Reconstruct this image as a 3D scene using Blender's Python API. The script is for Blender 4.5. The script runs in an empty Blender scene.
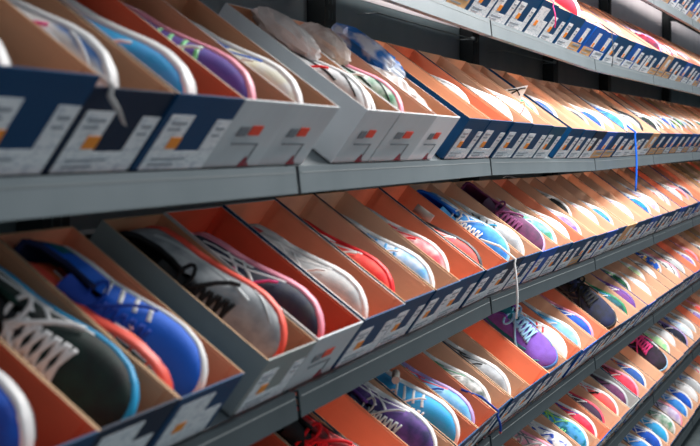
import bpy, math, random
from mathutils import Matrix, Vector
random.seed(7)
C = bpy.context.scene.collection
SC = bpy.context.scene

# ------------------------------------------------------------------ camera
EYE = 1.6
F = 1286.0
cam_d = bpy.data.cameras.new('camera')
cam = bpy.data.objects.new('camera', cam_d); C.objects.link(cam)
cam_d.sensor_width = 36.0
cam_d.lens = 36.0 * F / 700.0
cam_d.shift_y = -77.0 / 700.0
cam.location = (0, 0, EYE)
cam.rotation_euler = (math.radians(90), 0, 0)
cam_d.clip_start = 0.05; cam_d.clip_end = 60
cam_d.dof.use_dof = True
cam_d.dof.focus_distance = 3.9
cam_d.dof.aperture_fstop = 7.5
SC.camera = cam

# ------------------------------------------------------------------ world and lights
w = bpy.data.worlds.new('world'); SC.world = w; w.use_nodes = True
# the rest of the shop: pale ceiling and far walls above, dim floor and fittings below
_n = w.node_tree; _tc = _n.nodes.new('ShaderNodeTexCoord'); _sx = _n.nodes.new('ShaderNodeSeparateXYZ')
_r = _n.nodes.new('ShaderNodeValToRGB'); _mr = _n.nodes.new('ShaderNodeMapRange')
_mr.inputs['From Min'].default_value = -1; _mr.inputs['From Max'].default_value = 1
_n.links.new(_tc.outputs['Generated'], _sx.inputs[0]); _n.links.new(_sx.outputs['Z'], _mr.inputs['Value'])
_n.links.new(_mr.outputs[0], _r.inputs['Fac'])
_e = _r.color_ramp.elements
_e[0].position = 0.34; _e[0].color = (0.18, 0.20, 0.21, 1)
_e[1].position = 0.60; _e[1].color = (0.50, 0.57, 0.62, 1)
_k = _e.new(0.49); _k.color = (0.38, 0.42, 0.45, 1)
_n.links.new(_r.outputs['Color'], _n.nodes['Background'].inputs[0])
_n.nodes['Background'].inputs[1].default_value = 0.42

def ceiling_lamp(x, y, z, sx, sy, power, rz, tilt, col=(1.0, 0.965, 0.93)):
    l = bpy.data.lights.new('ceiling_light', 'AREA'); l.shape = 'RECTANGLE'
    l.size = sx; l.size_y = sy; l.energy = power; l.color = col
    o = bpy.data.objects.new('ceiling_light', l); C.objects.link(o)
    o.location = (x, y, z)
    o.rotation_euler = Matrix.Rotation(rz, 3, 'Z').to_4x4().to_euler()
    o.matrix_world = Matrix.Translation((x, y, z)) @ Matrix.Rotation(rz, 4, 'Z') @ Matrix.Rotation(tilt, 4, 'Y')
    return o
# fluorescent fittings above the aisle, which runs away to the far right
for (lx, ly, pw) in ((1.42, 3.5, 84), (2.4, 5.65, 32), (3.3, 7.9, 22)):
    ceiling_lamp(lx, ly, 3.05, 0.8, 2.1, pw, math.radians(-21), math.radians(20))
SC.view_settings.view_transform = 'Standard'
SC.view_settings.look = 'None'
SC.view_settings.exposure = 0.88
SC.view_settings.gamma = 1.0
SC.view_settings.use_curve_mapping = False

# ------------------------------------------------------------------ helpers
def lin(c):
    return tuple(((v / 255.0) / 12.92 if v / 255.0 <= 0.04045 else ((v / 255.0 + 0.055) / 1.055) ** 2.4) for v in c)

MATS = {}
def mat(key, col, col2=None, rough=0.6, kind='plain', scale=60.0, bump=0.0, metal=0.0, spec=0.4):
    if key in MATS: return MATS[key]
    m = bpy.data.materials.new(key); m.use_nodes = True
    nt = m.node_tree; b = nt.nodes['Principled BSDF']
    b.inputs['Roughness'].default_value = rough
    b.inputs['Metallic'].default_value = metal
    b.inputs['Specular IOR Level'].default_value = spec
    c1 = lin(col) + (1,); c2 = lin(col2 if col2 else tuple(max(0, v * 0.86) for v in col)) + (1,)
    tc = nt.nodes.new('ShaderNodeTexCoord')
    if kind in ('noise', 'patch', 'print'):
        n = nt.nodes.new('ShaderNodeTexNoise')
        n.inputs['Scale'].default_value = scale
        n.inputs['Detail'].default_value = 3.0
        nt.links.new(tc.outputs['Object'], n.inputs['Vector'])
        r = nt.nodes.new('ShaderNodeValToRGB')
        lo, hi = {'noise': (0.3, 0.7), 'patch': (0.44, 0.54), 'print': (0.52, 0.58)}[kind]
        r.color_ramp.elements[0].position = lo; r.color_ramp.elements[1].position = hi
        r.color_ramp.elements[0].color = c1; r.color_ramp.elements[1].color = c2
        nt.links.new(n.outputs['Fac'], r.inputs['Fac'])
        nt.links.new(r.outputs['Color'], b.inputs['Base Color'])
        if kind == 'print':
            mp = nt.nodes.new('ShaderNodeMapping'); mp.inputs['Scale'].default_value = (1.0, 1, 3.0)
            nt.links.new(tc.outputs['Object'], mp.inputs['Vector']); nt.links.new(mp.outputs['Vector'], n.inputs['Vector'])
    elif kind == 'corrugated':
        wv = nt.nodes.new('ShaderNodeTexNoise'); wv.inputs['Scale'].default_value = scale
        mp = nt.nodes.new('ShaderNodeMapping'); mp.inputs['Scale'].default_value = (1.0, 0.25, 1.0)
        nt.links.new(tc.outputs['Object'], mp.inputs['Vector']); nt.links.new(mp.outputs['Vector'], wv.inputs['Vector'])
        mx = nt.nodes.new('ShaderNodeMix'); mx.data_type = 'RGBA'
        mx.inputs[6].default_value = c1; mx.inputs[7].default_value = c2
        nt.links.new(wv.outputs['Fac'], mx.inputs[0]); nt.links.new(mx.outputs[2], b.inputs['Base Color'])
    else:
        b.inputs['Base Color'].default_value = c1
    if bump:
        v = nt.nodes.new('ShaderNodeTexVoronoi'); v.inputs['Scale'].default_value = 420.0
        nt.links.new(tc.outputs['Object'], v.inputs['Vector'])
        bp = nt.nodes.new('ShaderNodeBump'); bp.inputs['Strength'].default_value = bump
        bp.inputs['Distance'].default_value = 0.001
        nt.links.new(v.outputs['Distance'], bp.inputs['Height']); nt.links.new(bp.outputs['Normal'], b.inputs['Normal'])
    MATS[key] = m
    return m

class MB:
    def __init__(s): s.v = []; s.f = []; s.m = []; s.sm = []
    def face(s, idx, mi=0, smooth=False): s.f.append(tuple(idx)); s.m.append(mi); s.sm.append(smooth)
    def box(s, x0, x1, y0, y1, z0, z1, mi=0, M=None):
        b = len(s.v)
        for p in ((x0,y0,z0),(x1,y0,z0),(x1,y1,z0),(x0,y1,z0),(x0,y0,z1),(x1,y0,z1),(x1,y1,z1),(x0,y1,z1)):
            s.v.append(tuple(M @ Vector(p)) if M else p)
        for q in ((0,3,2,1),(4,5,6,7),(0,1,5,4),(1,2,6,5),(2,3,7,6),(3,0,4,7)):
            s.face([b+i for i in q], mi)
    def prism(s, pts, a0, a1, axis='x', mi=0):
        # extrude a polygon given in the other two axes
        n = len(pts); b = len(s.v)
        for a in (a0, a1):
            for (p, q) in pts:
                s.v.append((a, p, q) if axis == 'x' else ((p, a, q) if axis == 'y' else (p, q, a)))
        for i in range(n):
            j = (i+1) % n
            s.face((b+i, b+j, b+n+j, b+n+i), mi)
        s.face([b+i for i in range(n)][::-1], mi); s.face([b+n+i for i in range(n)], mi)
    def tube(s, pts, r, n=6, mi=0, flat=1.0, up=(0,0,1)):
        b = len(s.v); P = [Vector(p) for p in pts]; m = len(P)
        for i in range(m):
            t = (P[min(i+1, m-1)] - P[max(i-1, 0)]).normalized()
            u = Vector(up); u = (u - t * u.dot(t))
            if u.length < 1e-4: u = Vector((1, 0, 0)); u = u - t * u.dot(t)
            u.normalize(); k = t.cross(u)
            rr = r[i] if isinstance(r, (list, tuple)) else r
            for j in range(n):
                a = 2*math.pi*j/n
                s.v.append(tuple(P[i] + k*rr*math.cos(a) + u*rr*flat*math.sin(a)))
        for i in range(m-1):
            for j in range(n):
                k = (j+1) % n
                s.face((b+i*n+j, b+i*n+k, b+(i+1)*n+k, b+(i+1)*n+j), mi, True)
        s.face([b+j for j in range(n)][::-1], mi); s.face([b+(m-1)*n+j for j in range(n)], mi)
    def grid(s, rows, mi=0, smooth=True, close=False, mif=None):
        b = len(s.v); R = len(rows); K = len(rows[0])
        for r in rows: s.v.extend([tuple(p) for p in r])
        for i in range(R-1):
            for j in range(K if close else K-1):
                k = (j+1) % K
                s.face((b+i*K+j, b+i*K+k, b+(i+1)*K+k, b+(i+1)*K+j), mif(i, j) if mif else mi, smooth)
        return b
    def mesh(s, name):
        me = bpy.data.meshes.new(name)
        me.from_pydata(s.v, [], s.f); me.update()
        me.polygons.foreach_set('material_index', s.m)
        me.polygons.foreach_set('use_smooth', s.sm)
        return me

def link(name, me, mats, parent=None, M=None):
    o = bpy.data.objects.new(name, me); C.objects.link(o)
    while len(me.materials) < len(mats): me.materials.append(None)
    for i, m in enumerate(mats):
        o.material_slots[i].link = 'OBJECT'; o.material_slots[i].material = m
    if parent: o.parent = parent
    if M is not None: o.matrix_local = M
    return o

def tag(o, label, cat, group=None, kind=None):
    o['label'] = label; o['category'] = cat
    if group: o['group'] = group
    if kind: o['kind'] = kind
    return o

# ------------------------------------------------------------------ plan of the shelf run
HAB = 0.356                       # vertical spacing of the shelves
LIP_Z = {'highest': -1.79, 'upper': -0.79, 'eye-level': 0.21, 'fourth': 1.21, 'fifth': 2.21, 'sixth': 3.21, 'lowest': 4.21}
JU = []
def seg_dir(a): return Vector((math.sin(math.radians(a)), math.cos(math.radians(a))))
J0 = Vector((-0.0839, 2.035)); J1 = Vector((0.3585, 3.293)); J2 = Vector((0.873, 4.592)); J3 = Vector((1.823, 6.853))
JM = (J2 + J3) / 2
d23 = (J3 - J2).normalized()
J = [J0 - (J1 - J0), J0, J1, J2, JM, J3, J3 + d23 * 2.1, J3 + d23 * 4.2, J3 + d23 * 6.3]
JDZ = [0, 0, 0, -0.013, -0.007, 0, 0, 0, 0]
SEG = [(J[i+1] - J[i]).length for i in range(len(J)-1)]
CUM = [0]
for l in SEG: CUM.append(CUM[-1] + l)
def frame_at(s):
    k = 0
    while k < len(SEG)-1 and s > CUM[k+1]: k += 1
    t = (s - CUM[k]) / SEG[k]
    T = (J[k+1] - J[k]).normalized()
    P = J[k] + T * (s - CUM[k])
    I = Vector((-T.y, T.x))
    dz = JDZ[k] + (JDZ[k+1] - JDZ[k]) * t
    return k, P, T, I, dz
TILT = math.radians(36)
W, L, H = 0.188, 0.330, 0.114     # shoe box
LIPH = 0.043
def lip_top(shelf, dz): return EYE - LIP_Z[shelf] * HAB + dz + LIPH
def base_matrix(s, shelf, off=0.0):
    k, P, T, I, dz = frame_at(s)
    M = Matrix(((T.x, I.x, 0, P.x + I.x*off), (T.y, I.y, 0, P.y + I.y*off), (0, 0, 1, lip_top(shelf, dz)), (0, 0, 0, 1)))
    return M
def box_matrix(s, shelf, push=0.0):
    return base_matrix(s, shelf, 0.016 + push) @ Matrix.Rotation(TILT, 4, 'X')
def proj(p):
    return 350 + F * p.x / p.y, 146 - F * (p.z - EYE) / p.y
def s_for_u(u, shelf):
    lo, hi = 0.0, CUM[-1]
    for _ in range(50):
        m = (lo + hi) / 2
        p = box_matrix(m, shelf) @ Vector((0, 0, H))
        if p.y <= 0.05 or proj(p)[0] < u: lo = m
        else: hi = m
    return (lo + hi) / 2

# ------------------------------------------------------------------ setting
mb = MB()
mb.box(-8, 14, -3, 22, -0.05, 0)
o = link('floor', mb.mesh('floor'), [mat('floor_vinyl', (96, 106, 108), (74, 84, 88), 0.5, 'noise', 14)]); o['kind'] = 'structure'

dark_panel = mat('dark_panel', (124, 136, 140), (112, 126, 131), 0.6, 'noise', 6)
white_panel = mat('white_panel', (236, 226, 228), (226, 214, 218), 0.6, 'noise', 4)
post_m = mat('post_black', (20, 28, 30), rough=0.5)
DEPTH = 0.492
def off_poly(off):
    out = []
    for i in range(len(J)):
        a = (J[i] - J[i-1]).normalized() if i else (J[1]-J[0]).normalized()
        b = (J[i+1] - J[i]).normalized() if i < len(J)-1 else a
        t = (a + b).normalized(); I = Vector((-t.y, t.x))
        out.append(J[i] + I * off)
    return out
split_z = EYE + 0.79*HAB + 0.15
for nm, z0, z1, m in (('wall_back', 0.0, split_z, dark_panel), ('wall_back_upper', split_z + 0.002, 3.0, white_panel)):
    mb = MB()
    A = off_poly(DEPTH); B = off_poly(DEPTH + 0.02)
    for i in range(len(J)-1):
        b = len(mb.v)
        for z in (z0, z1):
            for p in (A[i], A[i+1], B[i+1], B[i]): mb.v.append((p.x, p.y, z))
        for q in ((0,3,2,1),(4,5,6,7),(0,1,5,4),(1,2,6,5),(2,3,7,6),(3,0,4,7)): mb.face([b+t for t in q])
    o = link(nm, mb.mesh(nm), [m]); o['kind'] = 'structure'

# ordinal words
ORD = 'first second third fourth fifth sixth seventh eighth ninth tenth eleventh twelfth thirteenth fourteenth fifteenth'.split()
JN = ['', 'first', 'second', 'third', 'fourth', 'fifth', 'sixth', 'seventh', 'eighth']
POSTN = ['nearest'] + ['second', 'third', 'fourth', 'fifth', 'sixth', 'seventh', 'eighth']

# uprights
for i in range(1, len(J)):
    P = off_poly(DEPTH - 0.028)[i]
    mb = MB()
    mb.box(-0.043, 0.043, -0.025, 0.025, 0, 2.9)
    root = bpy.data.objects.new('upright_post', None); C.objects.link(root)
    T = (J[i] - J[i-1]).normalized()
    root.matrix_world = Matrix(((T.x, -T.y, 0, P.x), (T.y, T.x, 0, P.y), (0, 0, 1, 0.0), (0, 0, 0, 1)))
    tag(root, f'black slotted steel upright behind the {ORD[i-1]} rail joint', 'post', 'steel uprights of the shelving')
    link('post', mb.mesh('post'), [post_m], root)
    mb = MB()
    for k in range(70):
        for x in (-0.014, 0.014): mb.box(x-0.003, x+0.003, -0.0262, -0.0252, 0.1+k*0.04, 0.122+k*0.04)
    link('slots', mb.mesh('slots'), [mat('slot_grey', (70, 82, 84))], root)

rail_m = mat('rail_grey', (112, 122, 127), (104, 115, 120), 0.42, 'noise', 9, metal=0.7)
rail_shaded = mat('rail_grey_shaded', (62, 72, 77), (56, 66, 71), 0.45, 'noise', 9, metal=0.5)  # lower shelves' rails: the weaker light down there is put into the grey
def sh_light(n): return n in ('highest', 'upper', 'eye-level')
deck_m = mat('deck_grey', (92, 100, 104), rough=0.55)
groove_m = mat('rail_groove', (120, 126, 128), rough=0.5)
def make_shelf(shelf, i):
    a, b = J[i], J[i+1]; T = (b - a).normalized(); I = Vector((-T.y, T.x)); ln = (b-a).length
    z0 = lip_top(shelf, JDZ[i]); z1 = lip_top(shelf, JDZ[i+1]); sl = (z1 - z0)
    root = bpy.data.objects.new('display_shelf', None); C.objects.link(root)
    root.matrix_world = Matrix(((T.x, I.x, 0, a.x), (T.y, I.y, 0, a.y), (0, 0, 1, z0 - LIPH), (0, 0, 0, 1))) @ Matrix.Rotation(-math.asin(sl/ln), 4, 'Y')
    where = f'between the {JN[i]} and {JN[i+1]} rail joints' if i else 'before the first rail joint'
    tag(root, f'slanted grey steel shelf, {shelf} one, {where}', 'shelf', f'sections of the {shelf} shelf')
    g = 0.007
    mb = MB()   # folded front rail: sloping face, top fold and return under
    prof = [(-0.006, 0.0), (0.010, 0.0), (0.010, 0.004), (-0.001, 0.004), (0.004, LIPH-0.004), (0.016, LIPH-0.004), (0.016, LIPH), (0.001, LIPH)]
    prof = [(-0.005, 0.0), (0.012, 0.0), (0.012, 0.004), (-0.001, 0.005), (0.004, LIPH-0.004), (0.009, LIPH-0.004), (0.009, LIPH), (0.0, LIPH)]
    mb.prism(prof, g, ln - g)
    link('price_rail', mb.mesh('price_rail'), [rail_m if sh_light(shelf) else rail_shaded], root)
    mb = MB()
    mb.prism([(-0.0022, LIPH-0.011), (0.001, LIPH-0.011), (0.001, LIPH-0.0095), (-0.0020, LIPH-0.0095)], g*2, ln-g*2)
    link('rail_groove', mb.mesh('rail_groove'), [groove_m], root)
    mb = MB()
    Mt = Matrix.Translation((0, 0.016, LIPH)) @ Matrix.Rotation(TILT, 4, 'X')
    mb.box(g, ln-g, 0.0, 0.40, -0.012, -0.0015, M=Mt)
    mb.box(g, ln-g, 0.40, 0.412, -0.012, 0.012, M=Mt)
    link('deck', mb.mesh('deck'), [deck_m], root)
    for x in (0.03, ln - 0.035):
        mb = MB()
        mb.prism([(0.02, 0.002), (0.02, 0.022), (DEPTH-0.055, 0.022+0.37*0.72), (DEPTH-0.055, 0.37*0.72-0.03), (DEPTH-0.09, 0.36*0.72-0.03)], x, x+0.004)
        link('bracket', mb.mesh('bracket'), [mat('bracket_dark', (34, 44, 46))], root)
for sh in LIP_Z:
    for i in range(len(J)-1):
        # only the sections the photograph looks at
        if sh == 'highest' and i < 3: continue
        if sh == 'fifth' and i < 0: continue
        if sh == 'sixth' and i < 1: continue
        if sh == 'lowest' and i < 2: continue
        make_shelf(sh, i)

# thin support rods on the back panel behind the eye-level shelf
for i in range(0, 4):
    for sh, hz in (('eye-level', 0.185),):
        ln = SEG[i]; M = base_matrix(CUM[i] + 0.02, sh, DEPTH - 0.03)
        mb = MB(); z = 0.42
        mb.tube([(0.30, -0.035, z), (ln-0.10, -0.035, z)], 0.0022, 6)
        mb.tube([(ln-0.108, -0.035, z+0.003), (ln-0.088, -0.035, z+0.003)], 0.007, 8)
        mb.tube([(0.31, -0.035, z), (0.31, 0.03, z)], 0.002, 6)
        mb.tube([(ln-0.1, -0.035, z), (ln-0.1, 0.03, z)], 0.002, 6)
        o = link('support_rod', mb.mesh('support_rod'), [mat('rod_steel', (150, 158, 158), rough=0.35, metal=0.6)]); o.matrix_world = M
        tag(o, f'thin steel rod with round end just before the {ORD[i+1] if i else "second"} upright' if i else 'thin steel rod with round end just before the first upright', 'rod', 'steel rods on the back panel')

# ------------------------------------------------------------------ the shoe
SL = 0.292
def interp(tab, x):
    for i in range(len(tab)-1):
        if x <= tab[i+1][0]:
            a, b = tab[i], tab[i+1]; t = (x - a[0]) / (b[0] - a[0]); return a[1] + (b[1]-a[1])*t
    return tab[-1][1]
WL = [(0,0),(.008,.012),(.03,.0225),(.08,.031),(.2,.0355),(.35,.0365),(.5,.043),(.65,.051),(.75,.053),(.85,.0485),(.92,.039),(.965,.027),(.99,.0145),(1,0)]
WM = [(0,0),(.008,.012),(.03,.0225),(.08,.031),(.2,.034),(.35,.0305),(.5,.035),(.65,.046),(.75,.0495),(.85,.0465),(.92,.038),(.965,.027),(.99,.0145),(1,0)]
ZT = [(0,.104),(.04,.106),(.1,.094),(.2,.083),(.3,.086),(.38,.098),(.45,.091),(.55,.079),(.65,.067),(.75,.058),(.85,.050),(.93,.041),(.98,.030),(1,.022)]
def sole_top(x): return 0.028 - 0.009*x
def rock(x): return 0.016*max(0, (x-0.72)/0.28)**2 + 0.006*max(0, (0.12-x)/0.12)**2
def smooth(a, b, x):
    t = min(1, max(0, (x-a)/(b-a))); return t*t*(3-2*t)
def S(x, v, off=0.0):
    """point of the upper; x heel to toe, v -1..1 around from inner to outer edge"""
    wl, wm = interp(WL, x), interp(WM, x)
    wd = wl if v >= 0 else wm
    zs = sole_top(x) + rock(x) - 0.004; zt = interp(ZT, x) + rock(x)
    a = abs(v); sg = 1 if v >= 0 else -1
    ph = a * math.pi/2
    yc = wd * (math.sin(ph) ** 0.82); zc = zs + (zt - zs) * (math.cos(ph) ** 0.72 if a < 1 else 0)
    op = 1 - smooth(0.37, 0.46, x)
    dx = 0.0
    if op > 0:
        rim = 0.36
        if a >= rim:
            q = (1 - a) / (1 - rim)
            yo = wd * (1 + 0.06*math.sin(q*math.pi) - 0.36*q*q); zo = zs + q*(zt - zs)
        else:
            r = a / rim
            yo = wd * 0.62 * r ** 0.6 * (0.97); zo = zs + 0.006 + (zt - zs - 0.006) * (r ** 3.5)
            dx = 0.010 * (1 - r) * max(0, 1 - x/0.12) * op
        yc = yc + (yo - yc)*op; zc = zc + (zo - zc)*op
    p = Vector((x*SL + dx, sg*yc, zc))
    if off:
        e = 1e-3
        pa, pb = S(min(1, x+e), v), S(max(0, x-e), v)
        pc, pd = S(x, min(1, v+1e-2)), S(x, max(-1, v-1e-2))
        n = (pa-pb).cross(pc-pd)
        if n.length > 1e-12:
            n.normalize()
            if n.dot(Vector((0, sg*0.6, 0.8))) < 0: n = -n
            p = p + n*off
    return p

def xs(n): return [0.5 - 0.5*math.cos(math.pi*i/n) for i in range(n+1)]
def build_shoe_meshes():
    D = {}
    X = [0, .004] + [0.01 + 0.98*t for t in xs(30)] + [.996, 1]
    V = [-1 + 2*j/28 for j in range(29)]
    rows = [[S(x, v) for v in V] for x in X]
    up, li = MB(), MB()
    def isin(i, j):
        xm = (X[i]+X[min(i+1, len(X)-1)])/2; vm = (V[j]+V[min(j+1, 28)])/2
        return xm < 0.42 and abs(vm) < 0.36
    for mbx, cond in ((up, False), (li, True)):
        b = len(mbx.v)
        K = 29
        for r in rows: mbx.v.extend([tuple(p) for p in r])
        for i in range(len(X)-1):
            for j in range(K-1):
                if isin(i, j) == cond: mbx.face((i*K+j, i*K+j+1, (i+1)*K+j+1, (i+1)*K+j)[::-1], 0, True)
    # padded collar rim
    def prune(m):
        used = sorted({i for f in m.f for i in f}); mp = {o: n for n, o in enumerate(used)}
        m.v = [m.v[i] for i in used]; m.f = [tuple(mp[i] for i in f) for f in m.f]
    prune(up); prune(li)
    rimp = [S(x, -0.37) for x in [0.40-0.02*k for k in range(20)]] + [S(x, 0.37) for x in [0.02+0.02*k for k in range(20)]]
    li.tube([tuple(p + Vector((0, 0, .0005))) for p in rimp], 0.0042, 7)
    D['upper'] = up.mesh('shoe_upper'); D['collar_lining'] = li.mesh('shoe_lining')
    # tongue
    t = MB(); rws = []
    for k in range(7):
        q = k/6; x = 0.50 - 0.22*q
        zt = interp(ZT, .45) + 0.001 + 0.020*q; hw = 0.013 + 0.006*q
        rws.append([Vector((x*SL, hw*c, zt - 0.010*c*c + (0.0 if k < 6 else 0.002))) for c in (-1, -.6, -.2, .2, .6, 1)])
    t.grid(rws)
    t.grid([[p + Vector((-0.002, 0, -0.006)) for p in r][::-1] for r in rws])
    D['tongue'] = t.mesh('shoe_tongue')
    # laces
    for nm, chunky in (('laces', 0), ('laces_wide', 1)):
        l = MB(); rr = 0.0023 if not chunky else 0.0034
        n = 6
        for k in range(n):
            x0 = 0.44 + 0.042*k; v = 0.24 + 0.01*k
            for sg in (1, -1):
                pts = []
                for q in range(9):
                    t_ = q/8; vv = sg*(-v + 2*v*t_)
                    pts.append(S(x0 + 0.034*t_, vv, 0.0035 + 0.0025*math.sin(t_*math.pi)*(1 if sg > 0 else .4)))
                l.tube(pts, rr, 6, flat=0.6)
        top = S(0.45, 0, 0.006)
        for sg in (1, -1):
            pts = []
            for q in range(13):
                a = q/12*2*math.pi
                pts.append(top + Vector((-0.004 + 0.010*math.sin(a), sg*(0.020*(1-math.cos(a))), 0.004 + 0.005*math.sin(a/2) - 0.012*(1-math.cos(a))/2)))
            l.tube(pts, rr, 6, flat=0.7)
            l.tube([top, top + Vector((.012, sg*.012, .005)), S(0.55, sg*0.45, 0.006), S(0.60, sg*0.62, 0.006), S(0.64, sg*0.70, 0.005)], rr, 6, flat=0.7)
        D[nm] = l.mesh('shoe_'+nm)
    # ribbons on the surface
    def ribbon(m, pts, w0, off=0.0016):
        rws = []
        for i, (x, v) in enumerate(pts):
            a = pts[max(0, i-1)]; b = pts[min(len(pts)-1, i+1)]
            tx, tv = b[0]-a[0], (b[1]-a[1])*0.25; ll = math.hypot(tx, tv) or 1
            nx, nv = -tv/ll, tx/ll
            ww = w0*(1 if not isinstance(w0, list) else 1)
            row = []
            for c in (-1, -0.5, 0, .5, 1):
                xx = min(.985, max(.02, x + nx*ww*c)); vv = max(-1, min(1, v + nv*ww*c*4))
                row.append(S(xx, vv, off if abs(c) < 1 else 0.0002))
            rws.append(row)
        m.grid(rws)
    def curve(pts, n=14):
        out = []
        for i in range(n+1):
            t_ = i/n*(len(pts)-1); k = min(int(t_), len(pts)-2); f = t_-k; f = f*f*(3-2*f)*0.5 + f*0.5
            out.append((pts[k][0]+(pts[k+1][0]-pts[k][0])*f, pts[k][1]+(pts[k+1][1]-pts[k][1])*f))
        return out
    for nm in ('crossed', 'bars', 'sweep'):
        m = MB()
        for sg in (1, -1):
            if nm == 'crossed':
                ribbon(m, curve([(.46, sg*.42), (.40, sg*.62), (.28, sg*.86)]), .009)
                ribbon(m, curve([(.54, sg*.42), (.48, sg*.66), (.38, sg*.92)]), .009)
                ribbon(m, curve([(.20, sg*.55), (.34, sg*.66), (.52, sg*.82), (.66, sg*.93)]), .008)
                ribbon(m, curve([(.14, sg*.72), (.30, sg*.80), (.46, sg*.93)]), .007)
            elif nm == 'bars':
                for k in range(4):
                    ribbon(m, curve([(.44+.07*k, sg*.40), (.41+.07*k, sg*.66), (.36+.08*k, sg*.93)]), .010)
            else:
                ribbon(m, curve([(.12, sg*.60), (.30, sg*.80), (.46, sg*.88), (.60, sg*.70), (.72, sg*.50)], 18), .013)
                ribbon(m, curve([(.70, sg*.93), (.80, sg*.72), (.88, sg*.50)]), .010)
        D['stripes_'+nm] = m.mesh('shoe_stripes')
    # toe and heel overlays
    m = MB()
    m.grid([[S(x, -1+2*j/20, 0.0011) for j in range(21)] for x in [.885+.01*k for k in range(11)] + [.993]])
    D['toe_cap'] = m.mesh('shoe_toe_cap')
    m = MB()
    for sg in (1, -1):
        m.grid([[S(x, sg*(0.5+0.5*j/8), 0.0014) for j in range(9)] for x in [.012+.014*k for k in range(11)]])
    D['heel_counter'] = m.mesh('shoe_heel_counter')
    # midsole and outsole
    def outline(x, sg, off): return sg*((interp(WL, x) if sg > 0 else interp(WM, x)) + off)
    def ring(off, zf, n=40):
        pts = []
        X2 = xs(n)
        for x in X2: pts.append((x, 1))
        for x in X2[::-1][1:-1]: pts.append((x, -1))
        out = []
        for x, sg in pts:
            xx = x*SL; y = outline(x, sg, 0)
            # outward offset, also past the toe and heel
            c = Vector((xx - SL/2, y)); cx = (x-0.5)*2
            ex = off*(abs(cx)**6)*(1 if cx > 0 else -1); ey = off*(1-abs(cx)**12)*sg
            out.append(Vector((xx+ex, y+ey, zf(x))))
        return out
    for nm, th in (('midsole', 0.0), ('midsole_thick', 0.007)):
        m = MB()
        top = lambda x: sole_top(x) + rock(x) + (0.003 if x < .9 else 0.006)
        bot = lambda x: rock(x) + 0.0 - th
        prof = [(-0.012, 0.0), (-0.003, 0.0), (0.0015, 0.12), (0.0045, 0.35), (0.0025, 0.55), (0.0050, 0.75), (0.0035, 0.93), (0.0005, 1.0), (-0.006, 0.97)]
        rws = [ring(o_, (lambda q: (lambda x: bot(x) + (top(x)-bot(x))*q))(q)) for o_, q in prof]
        b = m.grid(rws, close=True)
        n = len(rws[0])
        m.face([b+i for i in range(n)][::-1], 0)
        D[nm] = m.mesh('shoe_'+nm)
        m = MB()
        bounds = [(0.02, .12), (.135, .26), (.45, .54), (.555, .64), (.655, .74), (.755, .84), (.855, .97)]
        for a, bb in bounds:
            for lo, hi in ((-.95, -.08), (.08, .95)):
                rs = []
                for k in range(5):
                    x = a + (bb-a)*k/4
                    y0 = lo*(interp(WM, x) if lo < 0 else interp(WL, x)); y1 = hi*(interp(WM, x) if hi < 0 else interp(WL, x))
                    z = bot(x)
                    rs.append([Vector((x*SL, y0, z+.001)), Vector((x*SL, y0, z-.004)), Vector((x*SL, y1, z-.004)), Vector((x*SL, y1, z+.001))])
                bq = m.grid(rs, smooth=False, close=True)
                m.face((bq, bq+1, bq+2, bq+3)); m.face((bq+16, bq+17, bq+18, bq+19)[::-1])
        D[nm.replace('mid', 'out')] = m.mesh('shoe_outsole')
    return D
SM = build_shoe_meshes()

# named colours (display values)
K = dict(white=(228,227,228), offwhite=(222,216,212), lgrey=(178,182,186), grey=(125,130,136), dgrey=(62,66,72), black=(20,22,26),
         indigo=(84,78,158), blue=(10,98,214), royal=(24,66,165), sky=(74,160,222), cyan=(22,160,214), lblue=(150,198,232), navy=(22,34,74), teal=(12,110,130),
         red=(226,24,36), crimson=(196,24,60), coral=(250,92,74), orange=(248,126,40), pink=(240,70,140), lpink=(246,156,178), rose=(235,70,96),
         purple=(104,64,150), violet=(126,84,190), plum=(116,52,98), lav=(170,150,206), aubergine=(56,34,62),
         green=(24,128,84), mint=(130,222,150), dgreen=(20,52,46), yellow=(250,206,50), cream=(238,232,196), lime=(170,226,80), bsteel=(52,100,160))
def fabric(a, b, kind='noise', scale=45.0):
    return mat(f'fabric {a} {b} {kind} {int(scale)}', K[a], K[b], 0.75, kind, scale, bump=0.25)
def rubber(a): return mat(f'foam {a}', K[a], rough=0.5)
def lace_m(a): return mat(f'lace {a}', K[a], rough=0.8)
def gloss(a): return mat(f'overlay {a}', K[a], rough=0.4)
WORD = dict(lgrey='light grey', dgrey='charcoal', royal='royal blue', sky='sky blue', lblue='pale blue', navy='navy', lpink='pale pink', lav='lavender',
            dgreen='dark green', offwhite='off-white', bsteel='steel blue', aubergine='dark aubergine')
def wd(a): return WORD.get(a, a)

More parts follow.
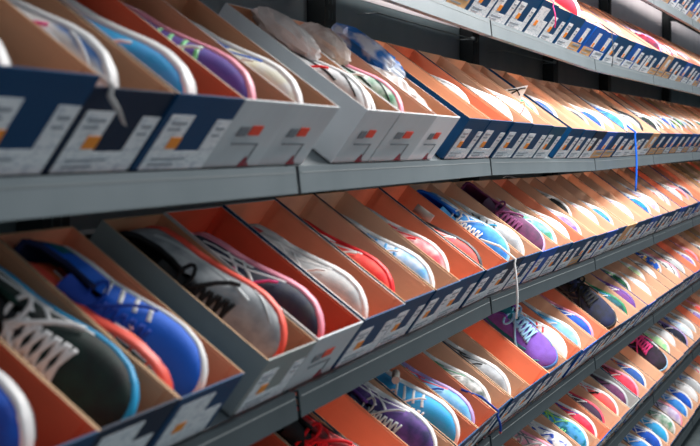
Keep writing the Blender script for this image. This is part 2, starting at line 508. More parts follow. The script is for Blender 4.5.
def make_shoe(spec, label, group, detail=2):
    root = bpy.data.objects.new('running_shoe', None); C.objects.link(root)
    tag(root, label, 'shoe', group)
    up, up2, mid = spec['u'], spec.get('u2', spec['u']), spec.get('m', 'white')
    thick = spec.get('thick', False)
    link('upper', SM['upper'], [fabric(up, up2, spec.get('pat', 'noise'), spec.get('sc', 30.0))], root)
    link('midsole', SM['midsole_thick' if thick else 'midsole'], [rubber(mid)], root)
    link('collar_lining', SM['collar_lining'], [mat('lining '+spec.get('li', up), K[spec.get('li', up)], rough=0.9)], root)
    link('laces', SM['laces_wide' if spec.get('wide') else 'laces'], [lace_m(spec.get('l', 'white'))], root)
    if spec.get('st', 'crossed'):
        link('side_stripes', SM['stripes_'+spec.get('st', 'crossed')], [gloss(spec.get('s', 'white'))], root)
    link('outsole', SM['outsole_thick' if thick else 'outsole'], [rubber(spec.get('o', 'dgrey'))], root)
    if detail >= 1:
        link('tongue', SM['tongue'], [fabric(spec.get('t', up2), spec.get('t', up2))], root)
        if spec.get('tc'): link('toe_cap', SM['toe_cap'], [gloss(spec['tc'])], root)
        if spec.get('hc'): link('heel_counter', SM['heel_counter'], [gloss(spec['hc'])], root)
    return root

UPV = [Vector(v.co) for v in SM['upper'].vertices][::5] + [Vector(v.co) for v in SM['midsole'].vertices][::2] + [Vector(v.co) for v in SM['outsole'].vertices][::4] + [Vector(v.co) for v in SM['laces'].vertices][::7] + [Vector(v.co) for v in SM['tongue'].vertices]
def put_shoe(root, boxM, sx=0.60, ty=0.010, roll=12, yaw=0, lift=0.012, flip=False, pitch=0, opp=False, over=False, scale=1.0):
    """lay the shoe on its side in the box: toe to the front, sole to the far side"""
    R = Matrix(((0, 0, -1, 0), (-1, 0, 0, 0), (0, 1, 0, 0), (0, 0, 0, 1)))     # shoe x->-y, y->z, z->-x of the box
    if flip: R = Matrix(((0, 0, -1, 0), (1, 0, 0, 0), (0, -1, 0, 0), (0, 0, 0, 1)))
    R = Matrix.Rotation(math.radians(yaw), 4, 'Z') @ Matrix.Rotation(math.radians(pitch), 4, 'X') @ Matrix.Rotation(math.radians(-roll), 4, 'Y') @ R
    if opp: R = Matrix(((0, 0, 1, 0), (-1, 0, 0, 0), (0, -1, 0, 0), (0, 0, 0, 1)))
    R = R @ Matrix.Scale(scale, 4)
    P = [R @ v for v in UPV]
    zmin = min(p.z for p in P); ymin = min(p.y for p in P); xmax = max(p.x for p in P); xmin = min(p.x for p in P); 
    xt = sx*W
    if not over: xt = min(max(xt, (xmax-xmin) + 0.007), W-0.0075)
    if opp: xt = (xmax - xmin) + 0.007
    Mt = Matrix.Translation((xt - xmax, ty + 0.005 - ymin, 0.0045 + max(lift, 0) - zmin)) @ R
    root.matrix_world = boxM @ Mt

# ------------------------------------------------------------------ the boxes
inner = {'tan': (247,202,172), 'brown': (222,164,128), 'coral': (250,168,134), 'red': (236,106,76), 'kraft': (216,174,134), 'white': (228,224,222), 'greyin': (196,192,190)}
outer = {'navy': (4,60,100), 'deep': (6,30,56), 'blue': (18,78,160), 'grey': (196,200,204), 'white': (232,232,236), 'steel': (146,150,148), 'kraft': (206,158,116), 'teal': (16,70,96)}
th = 0.003
def tray_mesh():
    m = MB()
    m.box(0, W, 0, L, 0, th, 0)
    # outer shell, inner shell and rim as separate faces
    o0 = [(0, 0), (W, 0), (W, L), (0, L)]; i0 = [(th, th), (W-th, th), (W-th, L-th), (th, L-th)]
    b = len(m.v)
    for p in o0: m.v.append((p[0], p[1], 0.0))
    for p in o0: m.v.append((p[0], p[1], H))
    for p in i0: m.v.append((p[0], p[1], H))
    for p in i0: m.v.append((p[0], p[1], th + 0.0002))
    for i in range(4):
        j = (i+1) % 4
        m.face((b+i, b+j, b+4+j, b+4+i), 0)
        m.face((b+4+i, b+4+j, b+8+j, b+8+i), 0 if i == 0 else 2)
        m.face((b+8+i, b+8+j, b+12+j, b+12+i), 1)
    m.face((b+12, b+13, b+14, b+15), 1)
    # folded-in side flaps, a doubled cardboard strip along the long walls
    for x0, x1 in ((th, th+0.0025), (W-th-0.0025, W-th)):
        m.box(x0, x1, 0.02, L-0.02, H*0.35, H-0.004, 1)
    return m.mesh('shoe_box')
TRAY = tray_mesh()
def fbox(m, x0, x1, d0, d1, mi=0, dp=0.0008, base=0.0):
    """patch on the front face: x as a share of the width, d as a share of the height down from the top"""
    m.box(x0*W, x1*W, -base-dp, -base, H*(1-d1), H*(1-d0), mi)
def label_meshes():
    D = {}
    m = MB(); fbox(m, .08, .40, .26, .74); fbox(m, .76, .99, .30, .74); fbox(m, .08, .99, .74, .99); D['u'] = m.mesh('size_label')
    m = MB(); fbox(m, .10, .62, .16, .99); fbox(m, .62, .92, .5, .99); D['wide'] = m.mesh('size_label')
    m = MB(); fbox(m, .50, .78, .16, .66); D['tag'] = m.mesh('size_label')
    m = MB(); fbox(m, .02, .88, .70, .99); D['low'] = m.mesh('price_label')
    m = MB(); fbox(m, .25, .40, .55, .70, base=.0009); D['dot'] = m.mesh('price_dot')
    m = MB(); fbox(m, .52, .66, .50, .64, base=.0009); D['dot_low'] = m.mesh('price_dot')
    m = MB(); fbox(m, .42, .62, .36, .50, base=.0009); D['dot_mid'] = m.mesh('price_dot')
    m = MB(); fbox(m, .24, .72, .62, .645, base=.0009); fbox(m, .22, .38, .38, .52, base=.0009); fbox(m, .70, .715, .64, .95, base=.0009); D['print'] = m.mesh('printed_lines')
    m = MB(); fbox(m, .14, .34, .34, .38, base=.0009); fbox(m, .14, .30, .43, .46, base=.0009); fbox(m, .16, .62, .82, .85, base=.0009); fbox(m, .16, .50, .90, .93, base=.0009); fbox(m, .82, .94, .40, .44, base=.0009); fbox(m, .82, .92, .5, .53, base=.0009); D['lines'] = m.mesh('printed_lines')
    m = MB(); fbox(m, .25, .78, .73, .79, base=.0009); fbox(m, .12, .6, .88, .91, base=.0009); D['lowbar'] = m.mesh('printed_lines')
    m = MB()
    m.v = [(W*.60, -.0012, H*.02), (W*.80, -.0012, H*.02), (W*.66, -.0012, H*.17), (W*.60, -.0004, H*.02), (W*.80, -.0004, H*.02), (W*.66, -.0004, H*.17)]
    for q in ((0,1,2),(5,4,3),(0,3,4,1),(1,4,5,2),(2,5,3,0)): m.face(q)
    D['corner'] = m.mesh('corner_mark')
    return D
LB = label_meshes()
def box_mats(oc, ic, rim=None):
    rimc = {'navy': 'kraft', 'deep': 'kraft', 'blue': 'kraft', 'teal': 'kraft'}.get(oc, 'white')
    if rim: rimc = rim
    return [mat('card outside '+oc, outer[oc], tuple(min(255, int(v*1.08)+2) for v in outer[oc]), 0.6, 'noise', 8, spec=0.15),
            mat('card inside '+ic, inner[ic], tuple(int(v*0.93) for v in inner[ic]), 0.85, 'corrugated', 40, spec=0.1),
            mat('card rim '+rimc, inner.get(rimc, (220,190,160)), rough=0.8)]
paper = mat('label_paper', (246,247,250), (214,218,226), 0.5, 'print', 55)
tanp = mat('label_tan', (232,178,120), (216,160,104), 0.5, 'noise', 50)
ink = mat('ink', (120,126,134)); inkb = mat('ink_soft', (158,163,172))
orange_m = mat('dot_orange', (255,150,30)); red_m = mat('dot_red', (246,66,30)); cr_m = mat('corner_red', (150,16,46))

def make_box(M, oc, ic, lb, label, group, rim=None):
    o = link('shoe_box', TRAY, box_mats(oc, ic, rim)); o.matrix_world = M
    tag(o, label, 'box', group)
    if lb in ('u', 'uo'):
        link('size_label', LB['u'], [paper], o); link('price_dot', LB['dot'], [orange_m], o); link('printed_lines', LB['lines'], [inkb], o)
    elif lb == 'g':
        link('price_dot', LB['dot_mid'], [red_m], o); link('printed_lines', LB['print'], [ink], o); link('corner_mark', LB['corner'], [cr_m], o)
    elif lb == 'tan':
        link('size_label', LB['tag'], [paper], o); link('price_dot', LB['dot_low'], [orange_m], o)
        link('price_label', LB['low'], [tanp], o); link('printed_lines', LB['lowbar'], [inkb], o)
    elif lb == 'low':
        link('size_label', LB['tag'], [paper], o); link('price_dot', LB['dot_low'], [orange_m], o)
        link('price_label', LB['low'], [paper], o); link('printed_lines', LB['lowbar'], [inkb], o)
    elif lb == 'wide':
        link('size_label', LB['wide'], [paper], o); link('price_dot', LB['dot'], [orange_m], o)
    return o

OUTW = dict(navy='navy', deep='dark navy', blue='bright blue', grey='pale grey', white='white', steel='dark grey', kraft='tan', teal='dark teal')
def where(shelf, k, n):
    return f'{ORD[n]} after the {JN[k]} rail joint, {shelf} shelf' if k else f'{ORD[n]} before the first rail joint, {shelf} shelf'

def sh(u, m='white', **kw):
    d = dict(u=u, m=m); d.update(kw); return d
def describe(sp):
    a = wd(sp['u']); b = wd(sp.get('u2', sp['u'])); m = wd(sp.get('m', 'white'))
    s_ = a if a == b else f'{a} and {b}'
    return f'{s_} running shoe, {m} midsole'

def shoe_label(sp, wh):
    a = wd(sp['u']); b = wd(sp.get('u2', sp['u'])); m = wd(sp.get('m', 'white'))
    w2 = wh.replace(' after', ' box after', 1).replace(' before', ' box before', 1)
    base = (a if a == b else f'{a} and {b}') + ' running shoe, '
    mid = f'{m} midsole, '
    return base + (mid if len((base + mid + w2).split()) <= 16 else '') + w2

PLACED = {}
def fill(shelf, rows, tail_pool, first_u=None, s_end=None, start_tail=None):
    """rows: (u of the near top corner or None, outer, inner, label style, shoe spec or None, second spec or None)"""
    cur = None; items = []
    for r in rows:
        s = s_for_u(r[0], shelf) if r[0] is not None else cur + W + 0.008
        if cur is not None and s < cur + W + 0.0015: s = cur + W + 0.0015
        cur = s; items.append((s,) + tuple(r[1:]))
    rnd = random.Random(hash(len(shelf)) + 3)
    k = 0
    while s_end and cur < s_end:
        cur = cur + W + 0.004 + rnd.random()*0.012
        items.append((cur,) + tail_pool(k, rnd)); k += 1
    wid = []
    for i, it in enumerate(items):
        gap = items[i+1][0] - it[0] if i+1 < len(items) else W
        wid.append((gap - 0.0025) / W if gap < W*1.36 else 1.0)
    cnt = {}; before = [it for it in items if it[0] + W/2 < CUM[1]]
    for ii, it in enumerate(items):
        fx = wid[ii]
        s, oc, ic, lb, sp, sp2 = it[:6]; opt = it[6] if len(it) > 6 else {}
        # keep a box off the corner where two shelf sections meet
        kk = frame_at(s + W*fx/2)[0]
        if kk == 0:
            n = len(before) - 1 - before.index(it)
        else:
            n = cnt.get(kk, 0); cnt[kk] = n+1
        _, P, T, I, dz = frame_at(s + W*fx/2)
        M = Matrix(((T.x, I.x, 0, P.x), (T.y, I.y, 0, P.y), (0, 0, 1, lip_top(shelf, dz)), (0, 0, 0, 1)))
        push = opt.get('push', 0.0) + rnd.uniform(-0.002, 0.004)
        M = M @ Matrix.Translation((0, 0.016 + push, 0.0)) @ Matrix.Rotation(TILT, 4, 'X') @ Matrix.Translation((-W*fx/2, 0, 0.002))
        wh = where(shelf, kk, n)
        made = [make_box(M @ Matrix.Diagonal((fx, 1, opt.get('hs', 1), 1)), oc, ic, lb, f'open {OUTW[oc]} shoe box, {wh}', f'open shoe boxes on the {shelf} shelf', opt.get('rim'))]
        far = P.y > 5.2
        if sp:
            r = make_shoe(sp, shoe_label(sp, wh), f'running shoes on the {shelf} shelf', 0 if far else 2)
            put_shoe(r, M, sp.get('x', .60), sp.get('y', .008), (sp.get('roll', 14)*0.45-5 if sp.get('roll', 14) >= 0 else sp['roll']), sp.get('yaw', 0), lift=sp.get('lift', .010)+(.0 if sp.get('roll', 14) < 0 else (-.004 if sp.get('up') else -.009)), over=sp.get('over', False), scale=sp.get('scale', 1.0), pitch=sp.get('pitch', 0 if sp.get('roll', 14) < 0 else -3.5), flip=sp.get('flip', False))
            made.append(r)
        if sp2:
            r = make_shoe(sp2, shoe_label(sp2, wh), f'running shoes on the {shelf} shelf', 0 if far else 2)
            put_shoe(r, M, sp2.get('x', .95), sp2.get('y', .008), sp2.get('roll', 0), sp2.get('yaw', 0), sp2.get('lift', 0), scale=sp2.get('scale', 1.0), flip=sp2.get('flip', False), opp=sp2.get('opp', False))
            made.append(r)
        PLACED.setdefault(shelf, []).append((s, M, made))

POOL = [sh('blue', u2='sky'), sh('royal', 'lgrey', u2='blue'), sh('lgrey', 'white', s='black'), sh('purple', 'white', u2='lav'), sh('cyan', 'white', u2='blue'),
        sh('offwhite', 'lgrey', s='rose'), sh('navy', 'lgrey', s='sky'), sh('rose', 'white', u2='red'), sh('teal', 'white', u2='green'), sh('lav', 'white', s='purple'),
        sh('black', 'white', s='lime'), sh('coral', 'lpink', s='white'), sh('lblue', 'white', s='blue'), sh('dgrey', 'lgrey', s='pink'), sh('dgreen', 'lgrey', s='mint')]
def tail(ocs, lbs, empt=0.38):
    def f(k, rnd):
        oc = ocs[k % len(ocs)]; sp = None
        if rnd.random() > empt:
            sp = dict(rnd.choice(POOL)); sp['st'] = rnd.choice(['crossed', 'bars', 'sweep'])
            sp['roll'] = rnd.uniform(4, 26); sp['x'] = rnd.uniform(.58, .74); sp['y'] = rnd.uniform(.005, .03); sp['lift'] = rnd.uniform(.010, .018)
        return (oc, rnd.choice(['tan', 'tan', 'tan', 'coral', 'kraft']), lbs[k % len(lbs)], sp, None)
    return f

# --- eye-level shelf (behind the long light rail)
fill('eye-level', [
  (-12, 'navy', 'brown', 'u', sh('lgrey', 'white', s='grey', y=.02, x=.62), None, dict(hs=1.12)),
  (80, 'deep', 'brown', 'u', sh('bsteel', 'white', u2='offwhite', s='white', l='pink', st='sweep', pat='patch', sc=10, x=.66, roll=20, lift=.020), None),
  (176, 'navy', 'red', 'u', sh('cyan', 'white', u2='sky', thick=True, st=None, x=.70, roll=24, lift=.014), None),
  (245, 'grey', 'brown', 'g', sh('indigo', 'lpink', u2='purple', s='mint', st='bars', l='white', x=.66, roll=10, lift=.018), None, dict(rim='white')),
  (298, 'grey', 'brown', 'g', sh('cream', 'white', u2='white', s='blue', st='crossed', x=.72, roll=24, lift=.016), None, dict(rim='white')),
  (368, 'grey', 'brown', 'g', sh('white', 'white', u2='lgrey', s='black', l='red', st='sweep', x=.66, roll=8, lift=.02), sh('red', 'white', s='black')),
  (402, 'grey', 'tan', 'g', sh('white', 'lpink', u2='green', s='dgreen', st='sweep', x=.70, lift=.018), None),
  (438, 'white', 'brown', 'g', None, None, dict(rim='white')),
  (471, 'navy', 'tan', 'u', None, None),
  (492, 'navy', 'coral', 'u', sh('lgrey', 'white', s='grey', y=.06), None),
  (514, 'navy', 'tan', 'u', sh('white', 'white', s='lblue', x=.66, lift=.016), None),
  (533, 'navy', 'tan', 'u', sh('white', 'white', u2='lgrey', s='rose', y=.004, lift=.018), None),
  (553, 'teal', 'tan', 'u', sh('mint', 'white', u2='green', s='black', l='black', y=.05, x=.7), None),
  (573, 'navy', 'tan', 'u', sh('bsteel', 'white', u2='royal', y=.05, x=.7), None),
  (None, 'navy', 'tan', 'u', None, None),
  (None, 'deep', 'tan', 'u', sh('dgrey', 'lgrey', y=.02), None),
  (None, 'blue', 'tan', 'tan', sh('blue', 'white', u2='royal', x=.66, lift=.018), None),
  (None, 'navy', 'tan', 'tan', sh('offwhite', 'white', s='lpink', x=.66, lift=.014), None),
  (None, 'navy', 'tan', 'u', sh('blue', 'white', u2='sky', s='royal', l='sky', x=.76, roll=32, lift=.026), None),
  (None, 'navy', 'tan', 'u', sh('white', 'white', s='lpink', x=.66, lift=.014), None),
  (None, 'navy', 'tan', 'u', sh('grey', 'black', u2='lgrey', s='black', x=.76, roll=30, lift=.022), None),
  (None, 'kraft', 'tan', 'low', None, None),
  (None, 'navy', 'tan', 'tan', sh('dgreen', 'white', u2='black', l='white', wide=True, x=.74, roll=28, lift=.022), None),
  ], tail(['navy', 'blue', 'navy'], ['tan', 'low']), s_end=8.6)

# --- fourth shelf (one below)
fill('fourth', [
  (5, 'navy', 'red', 'u', sh('blue', 'white', u2='royal', s='red', hc='red', x=.62, roll=14, lift=.006), None, dict(hs=.86)),
  (88, 'deep', 'brown', 'wide', sh('dgreen', 'cyan', u2='black', s='white', l='white', wide=True, st='crossed', x=.84, roll=-22, lift=.004, hc='teal'), None, dict(hs=.86)),
  (162, 'navy', 'coral', 'wide', sh('blue', 'white', s='white', st='bars', l='royal', li='navy', hc='teal', t='royal', x=.72, roll=-18, lift=.010, y=.004), sh('coral', 'coral', u2='orange', s='white', opp=True, scale=.93, y=.014), dict(hs=.85)),
  (273, 'steel', 'brown', 'u', sh('grey', 'coral', u2='lgrey', s='lgrey', l='black', wide=True, t='black', li='black', st='sweep', x=.72, roll=-4, lift=.020), None, dict(rim='kraft', hs=.90)),
  (321, 'grey', 'red', 'g', sh('navy', 'lpink', u2='dgrey', s='white', l='pink', x=.60, roll=12, lift=.014), None, dict(rim='white', hs=.93)),
  (366, 'navy', 'coral', 'u', sh('offwhite', 'white', u2='lgrey', s='white', hc='red', l='white', x=.66, roll=20, lift=.016), None, dict(rim='white', hs=.96)),
  (406, 'navy', 'tan', 'u', sh('coral', 'red', u2='red', y=.03, x=.55, lift=.0, roll=4), None),
  (436, 'navy', 'tan', 'u', sh('white', 'white', u2='sky', s='sky', st='bars', x=.64, roll=16, lift=.014), None),
  (460, 'navy', 'coral', 'u', sh('offwhite', 'white', u2='rose', s='red', l='red', y=.03, x=.70, lift=.012), None, dict(rim='white')),
  (486, 'navy', 'coral', 'u', sh('rose', 'dgrey', u2='coral', s='white', l='white', x=.62, roll=8, lift=.010), None),
  (508, 'deep', 'tan', 'u', sh('blue', 'lblue', u2='sky', s='white', l='white', x=.80, roll=-14, lift=.02), None),
  (526, 'navy', 'tan', 'u', sh('lgrey', 'white', u2='grey', s='dgrey', l='cyan', st='bars', x=.70, roll=10, lift=.018), None),
  (543, 'blue', 'tan', 'u', sh('plum', 'lav', u2='aubergine', s='plum', l='plum', wide=True, x=.86, roll=-26, lift=.022), None),
  (560, 'navy', 'tan', 'u', sh('lblue', 'white', u2='green', s='mint', x=.70, roll=16, lift=.016), None),
  (None, 'navy', 'coral', 'u', sh('offwhite', 'white', u2='white', s='red', hc='red', x=.66, roll=12, lift=.010), None),
  (None, 'navy', 'tan', 'tan', sh('lav', 'white', u2='purple', x=.66, roll=16, lift=.014), None),
  (None, 'navy', 'tan', 'u', sh('black', 'white', l='white', y=.1, x=.7), None),
  (None, 'blue', 'tan', 'u', sh('white', 'white', s='lpink', y=.03), None),
  (None, 'navy', 'tan', 'u', sh('sky', 'white', u2='blue', x=.62, lift=.012), None),
  (None, 'kraft', 'tan', 'low', None, None),
  (None, 'navy', 'tan', 'u', sh('white', 'white', s='purple', x=.66, lift=.012), None),
  (None, 'navy', 'tan', 'u', None, None),
  (None, 'blue', 'tan', 'u', sh('cyan', 'white', u2='blue', x=.66, lift=.016), None),
  (None, 'navy', 'tan', 'low', sh('white', 'white', u2='lav', s='purple', x=.76, lift=.02), None),
  ], tail(['navy', 'navy', 'blue'], ['u', 'low']), s_end=8.4)

# --- fifth shelf
fill('fifth', [
  (338, 'deep', 'red', 'u', sh('dgrey', 'red', u2='black', l='red', wide=True, x=.70, roll=4, lift=.012), None),
  (366, 'navy', 'coral', 'u', sh('red', 'black', u2='black', s='red', l='red', wide=True, li='black', x=.86, roll=-22, lift=.030), None),
  (394, 'navy', 'coral', 'u', None, None),
  (420, 'navy', 'tan', 'u', sh('purple', 'white', u2='navy', s='white', l='lgrey', hc='teal', st='crossed', x=.80, roll=-6, lift=.020), None),
  (445, 'navy', 'coral', 'u', sh('sky', 'white', u2='cyan', s='white', st='bars', l='offwhite', x=.74, roll=16, lift=.020, up=1), None),
  (468, 'deep', 'coral', 'u', sh('lblue', 'lav', u2='sky', s='rose', l='royal', x=.52, roll=4, lift=.004), None),
  (492, 'navy', 'tan', 'u', sh('white', 'white', u2='dgreen', s='green', li='dgreen', x=.56, roll=8, lift=.008), None),
  (512, 'navy', 'tan', 'u', sh('lgrey', 'white', u2='grey', s='black', l='black', x=.64, roll=12, lift=.012), None),
  (531, 'navy', 'coral', 'u', None, None),
  (550, 'navy', 'tan', 'u', sh('violet', 'bsteel', u2='purple', l='lblue', t='teal', wide=True, s='teal', o='teal', x=1.16, over=True, scale=1.08, roll=-50, lift=.04, st='sweep'), None),
  (568, 'navy', 'coral', 'wide', sh('offwhite', 'white', u2='white', s='red', st='bars', l='white', x=.80, roll=-10, lift=.016), None),
  (583, 'blue', 'tan', 'u', sh('sky', 'white', u2='lblue', s='cyan', x=.72, roll=16, lift=.014), None),
  (597, 'navy', 'coral', 'u', sh('blue', 'lpink', u2='royal', s='white', hc='white', x=.70, roll=16, lift=.016), None),
  (610, 'deep', 'tan', 'u', sh('black', 'black', u2='navy', s='dgrey', l='black', li='black', hc='yellow', x=1.25, over=True, scale=1.12, roll=-44, lift=.035, wide=True), None),
  (None, 'navy', 'tan', 'u', sh('white', 'white', u2='lgrey', s='bsteel', x=.68, roll=14, lift=.010), None),
  (None, 'navy', 'tan', 'u', sh('teal', 'green', u2='dgreen', s='cyan', x=.66, roll=14, lift=.012), None),
  (None, 'navy', 'tan', 'u', sh('plum', 'purple', u2='purple', x=.66, roll=14, lift=.014), None),
  (None, 'blue', 'tan', 'u', sh('green', 'white', u2='dgreen', s='mint', l='white', y=.08, x=.7), None),
  (None, 'navy', 'tan', 'u', sh('lblue', 'white', u2='white', x=.66, lift=.010), None),
  (None, 'navy', 'tan', 'u', sh('lime', 'white', u2='white', y=.08), None),
  (None, 'navy', 'tan', 'u', sh('white', 'white', s='black', y=.06), None),
  (None, 'navy', 'tan', 'u', sh('yellow', 'white', u2='blue', s='royal', pat='patch', y=.09, x=.8, lift=.02), None),
  (None, 'navy', 'tan', 'u', sh('white', 'lpink', s='black', st='sweep', x=.74, roll=20, lift=.02), None),
  ], tail(['navy', 'blue'], ['u', 'low']), s_end=8.2)

# --- sixth shelf
fill('sixth', [
  (534, 'navy', 'tan', 'u', sh('red', 'white', u2='crimson', x=.7, lift=.02), None),
  (None, 'navy', 'coral', 'u', sh('crimson', 'white', u2='rose', s='white', x=.72, lift=.016), None),
  (None, 'navy', 'tan', 'u', sh('offwhite', 'lpink', u2='lpink', s='grey', l='lgrey', x=.82, roll=0, lift=.022, wide=True), None),
  (None, 'navy', 'tan', 'u', sh('royal', 'white', u2='white', s='white', pat='patch', l='royal', x=.72, roll=10, lift=.016), None),
  (None, 'navy', 'tan', 'u', sh('teal', 'white', u2='sky', s='lime', l='mint', pat='patch', x=.80, roll=2, lift=.018), None),
  (None, 'blue', 'coral', 'u', sh('rose', 'white', u2='crimson', s='royal', x=.70, roll=16, lift=.012), None),
  (None, 'navy', 'tan', 'u', sh('aubergine', 'rose', y=.02, x=.5, roll=0, lift=0), None),
  (None, 'navy', 'tan', 'low', sh('rose', 'white', u2='coral', s='white', l='black', wide=True, x=.70, roll=8, lift=.016), None),
  (None, 'steel', 'greyin', 'low', sh('aubergine', 'lgrey', u2='plum', s='black', l='black', x=.70, roll=8, lift=.016), None, dict(rim='white')),
  (None, 'navy', 'tan', 'low', sh('crimson', 'lpink', u2='rose', s='black', x=.74, roll=12, lift=.018), None, dict(rim='white')),
  (None, 'navy', 'tan', 'u', sh('royal', 'white', u2='bsteel', s='orange', hc='orange', x=.72, roll=14, lift=.016), None),
  (None, 'navy', 'tan', 'low', None, None),
  (None, 'deep', 'tan', 'u', sh('aubergine', 'lblue', u2='black', s='purple', l='pink', wide=True, li='black', x=1.2, over=True, scale=1.12, roll=-40, lift=.035), None),
  (None, 'navy', 'tan', 'u', sh('white', 'white', u2='sky', y=.05, x=.8, lift=.02), None),
  (None, 'navy', 'tan', 'u', sh('cream', 'white', u2='mint', y=.04, x=.7, lift=.02), None),
  (None, 'navy', 'tan', 'u', sh('white', 'white', s='black', y=.04, x=.7, lift=.02), None),
  (None, 'navy', 'tan', 'u', sh('navy', 'lav', u2='black', s='purple', x=.8, roll=2, lift=.02), None),
  (None, 'navy', 'tan', 'u', sh('lblue', 'white', u2='white', s='blue', x=.75, lift=.02), None),
  ], tail(['navy', 'blue'], ['u', 'low'], .1), s_end=8.0)

# --- lowest shelf: blue and white shoes side by side
lowspec = [sh('white', 'lgrey', s='black'), sh('offwhite', 'white', s='dgrey', st='bars'), sh('white', 'white', u2='lgrey', s='black', pat='patch'), sh('blue', 'white', u2='sky', s='white', hc='white'),
           sh('blue', 'white', u2='royal', s='white', hc='lgrey'), sh('sky', 'white', u2='cyan', s='white'), sh('white', 'white', u2='green', s='dgreen'), sh('white', 'lpink', u2='lav', s='black'),
           sh('blue', 'white', u2='sky', s='white'), sh('royal', 'white', u2='blue', s='white'), sh('white', 'white', s='dgrey', hc='dgreen'), sh('lgrey', 'white', s='blue')]
rows = []
for i, sp in enumerate([lowspec[0], lowspec[1], lowspec[2]] + lowspec):
    q = dict(sp); q.update(x=.82, roll=16, lift=.022, y=.006)
    rows.append((600 if i == 0 else None, 'navy', 'tan', 'low', q, None))
fill('lowest', rows, tail(['navy', 'grey'], ['low']), s_end=7.6)

# --- upper shelf (fronts seen from below)
U = [('navy', 'u'), ('grey', 'g'), ('navy', 'tan'), ('navy', 'u'), ('navy', 'u'), ('navy', 'u'), ('navy', 'wide'), ('navy', 'u'), ('navy', 'u'), ('blue', 'tan'), ('blue', 'tan'), ('blue', 'low'),
     ('navy', 'u'), ('navy', 'low'), ('blue', 'low'), ('navy', 'u'), ('navy', 'u'), ('navy', 'tan'), ('kraft', 'tan'), ('navy', 'tan')]
rows = []
UP = {8: sh('red', 'white', u2='crimson', s='white', x=.90, roll=28, lift=.045, y=.0), 11: sh('offwhite', 'lpink', x=.7, lift=.02), 14: sh('white', 'lpink', s='crimson', l='crimson', y=.06, lift=.012, x=.7),
      17: sh('crimson', 'lav', u2='aubergine', l='rose', wide=True, x=.8, roll=14, lift=.03), 18: sh('lav', 'white', u2='purple', x=.8, roll=10, lift=.02), 19: sh('white', 'rose', s='rose', x=.8, roll=10, lift=.02)}
for i, (oc, lb) in enumerate(U):
    rows.append((424 if i == 0 else None, oc, 'tan', lb, UP.get(i), None))
fill('upper', rows, tail(['navy', 'blue', 'navy'], ['u', 'tan', 'low'], .3), s_end=9.0)
# --- highest shelf: only its far end shows
rows = [(596 if i == 0 else None, ['navy', 'blue', 'navy'][i % 3], 'tan', ['u', 'tan', 'u', 'low'][i % 4], None, None) for i in range(14)]
fill('highest', rows, tail(['navy', 'blue', 'navy'], ['u', 'tan', 'low'], 1.1), s_end=8.8)

# ------------------------------------------------------------------ loose things
def unproject_box(shelf, idx): return PLACED[shelf][idx]
def drape(shelf, idx, x, length, drift, col, r=0.0022, start=0.10, nm='loose_lace', flat=0.6, tip=None, y_in=None):
    s0, M, made = PLACED[shelf][idx]
    shoe = made[1] if len(made) > 1 else made[0]
    pts = [M @ Vector((W*x - 0.01, start, H*0.93)), M @ Vector((W*x, start*0.5, H*1.06)), M @ Vector((W*x + 0.004, 0.012, H*1.04)), M @ Vector((W*x + .006, -0.002, H + 0.004)), M @ Vector((W*x + .006, -0.006, H - 0.006))]
    k, P, T, I, dz = frame_at(s0)
    q = pts[-1]; n = 9
    for i in range(1, n+1):
        t = i / n
        pts.append(q + Vector((T.x, T.y, 0)) * (drift*t*t) - Vector((I.x, I.y, 0)) * (0.006*math.sin(t*3)) - Vector((0, 0, length*t)))
    Mi = shoe.matrix_basis.inverted()
    m = MB(); m.tube([tuple(Mi @ p) for p in pts], r, 6, flat=flat)
    mats = [mat('lace '+col, K[col], rough=0.8)]
    link(nm, m.mesh(nm), mats, shoe)
    if tip:
        m = MB(); m.tube([tuple(Mi @ pts[-2]), tuple(Mi @ pts[-1])], r*1.15, 6, flat=flat); link('lace_tip', m.mesh('lace_tip'), [mat('lace '+tip, K[tip], rough=0.5)], shoe)
drape('fourth', 10, .35, .145, .02, 'white', .0028)
drape('eye-level', 18, .6, .22, .01, 'blue', .004)
drape('fifth', 6, .0, .05, .03, 'royal', .003, tip='coral')
drape('upper', 6, .5, .06, .02, 'pink', .003)
drape('upper', 11, .4, .11, .0, 'dgrey', .002)
drape('eye-level', 1, .12, .03, .03, 'offwhite', .004, start=.04, nm='paper_strip', flat=.3)

def blob(M, sx, sy, sz, seed, n=22, rough=0.35):
    rr = random.Random(seed); m = MB(); rows = []
    ph = [(rr.uniform(2, 7), rr.uniform(2, 7), rr.uniform(0, 6), rr.uniform(.3, 1)) for _ in range(7)]
    for i in range(n//2+1):
        th_ = math.pi*i/(n//2); row = []
        for j in range(n):
            a = 2*math.pi*j/n
            d = 1 + rough*sum(c*abs(math.sin(p*th_ + o_ + q*math.cos(a))) - c*.5 for p, q, o_, c in ph)/3 + rr.uniform(-.05, .05)*(0 < i < n//2)
            row.append((sx*d*math.sin(th_)*math.cos(a), sy*d*math.sin(th_)*math.sin(a), sz*d*math.cos(th_)))
        rows.append(row)
    m.grid(rows, smooth=False, close=True)
    return m
def loose(nm, m, mt, M, label, cat, group=None):
    o = link(nm, m.mesh(nm), [mt]); o.matrix_world = M; tag(o, label, cat, group); return o
tis = mat('tissue', (236,232,230), (214,208,206), 0.8, 'noise', 30)
gti = mat('tissue_grey', (190,172,164), (230,224,220), 0.85, 'noise', 40)
def inbox(shelf, idx, x, y, z, rz=0, ry=0): return PLACED[shelf][idx][1] @ Matrix.Translation((W*x, y, z)) @ Matrix.Rotation(math.radians(rz), 4, 'Z') @ Matrix.Rotation(math.radians(ry), 4, 'Y')
loose('tissue_paper', blob(None, .035, .06, .028, 1), gti, inbox('eye-level', 6, .50, .235, H), 'greyish crumpled tissue paper on the pink-soled shoe in a pale grey box', 'tissue')
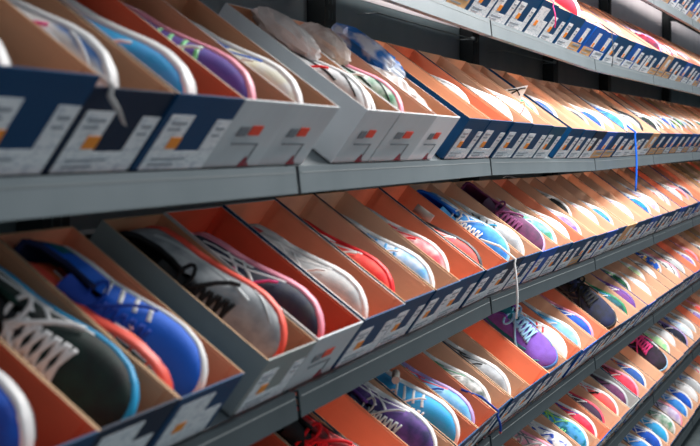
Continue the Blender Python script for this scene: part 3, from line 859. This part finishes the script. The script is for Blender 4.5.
loose('tissue_paper', blob(None, .03, .075, .024, 2), tis, inbox('eye-level', 5, .55, .24, H+.004), 'white crumpled tissue paper over the black-striped white shoe, eye-level shelf', 'tissue')
loose('tissue_paper', blob(None, .04, .10, .040, 3), tis, inbox('eye-level', 7, .38, .12, H*.66), 'white crumpled tissue paper filling the white box, eye-level shelf', 'tissue')
bagm = mat('bag_white_blue', (214,222,236), (36,120,206), 0.35, 'patch', 14)
loose('plastic_bag', blob(None, .034, .095, .026, 4), bagm, inbox('eye-level', 7, .60, .235, H*1.04), 'blue and white crumpled plastic bag at the back of the white box', 'bag')
def cyl(r, l, n=16):
    m = MB(); m.tube([(0, -l/2, 0), (0, -l/2+.001, 0), (0, l/2, 0)], r, n); return m
loose('paper_roll', cyl(.011, .05), mat('roll_grey', (206,200,192), rough=.7), inbox('fourth', 9, .30, .215, H+.004, rz=8), 'small grey paper roll above the coral shoe, fourth shelf', 'roll')
loose('paper_roll', cyl(.009, .045), mat('roll_grey', (206,200,192), rough=.7), inbox('fifth', 4, .42, .21, H+.006, rz=-70), 'small white paper roll lying across the sky blue shoe, fifth shelf', 'roll')
m = MB(); m.tube([(0.036*math.cos(2*math.pi*i/28), 0, 0.026*math.sin(2*math.pi*i/28)) for i in range(29)], .0016, 6)
loose('elastic_ring', m, mat('ring_red', (238,70,46), rough=.4), inbox('eye-level', 11, .42, .075, H*.97, rz=28), 'red elastic ring around the rose-striped white shoe, eye-level shelf', 'ring')
m = MB(); m.prism([(-.03, 0), (.03, -.006), (.022, .05)], -.001, .001, 'y')
o = loose('folded_card', m, mat('card_white', (236,236,238), rough=.6), inbox('eye-level', 12, .35, .17, H*.95, rz=-62), 'white three-cornered card with black cord beside the mint shoe', 'card')
m2 = MB()
for a in (((-.02, .006), (.0, .022), (.018, .012)), ((-.006, .004), (.008, .03), (.02, .04))):
    m2.tube([(p, -.002, q) for p, q in a], .0022, 6)
link('cord', m2.mesh('cord'), [mat('lace black', K['black'], rough=0.8)], o)

m = MB(); m.box(-.05, .05, -.002, .002, 0, .11); m.box(-.05, .05, -.012, -.002, 0, .004)
loose('green_card', m, mat('card_green', (150,222,140), rough=.6), base_matrix(s_for_u(640, 'upper') + .25, 'upper', .40) @ Matrix.Translation((0, 0, .33)), 'pale green card standing by the back panel above the upper shelf', 'card')
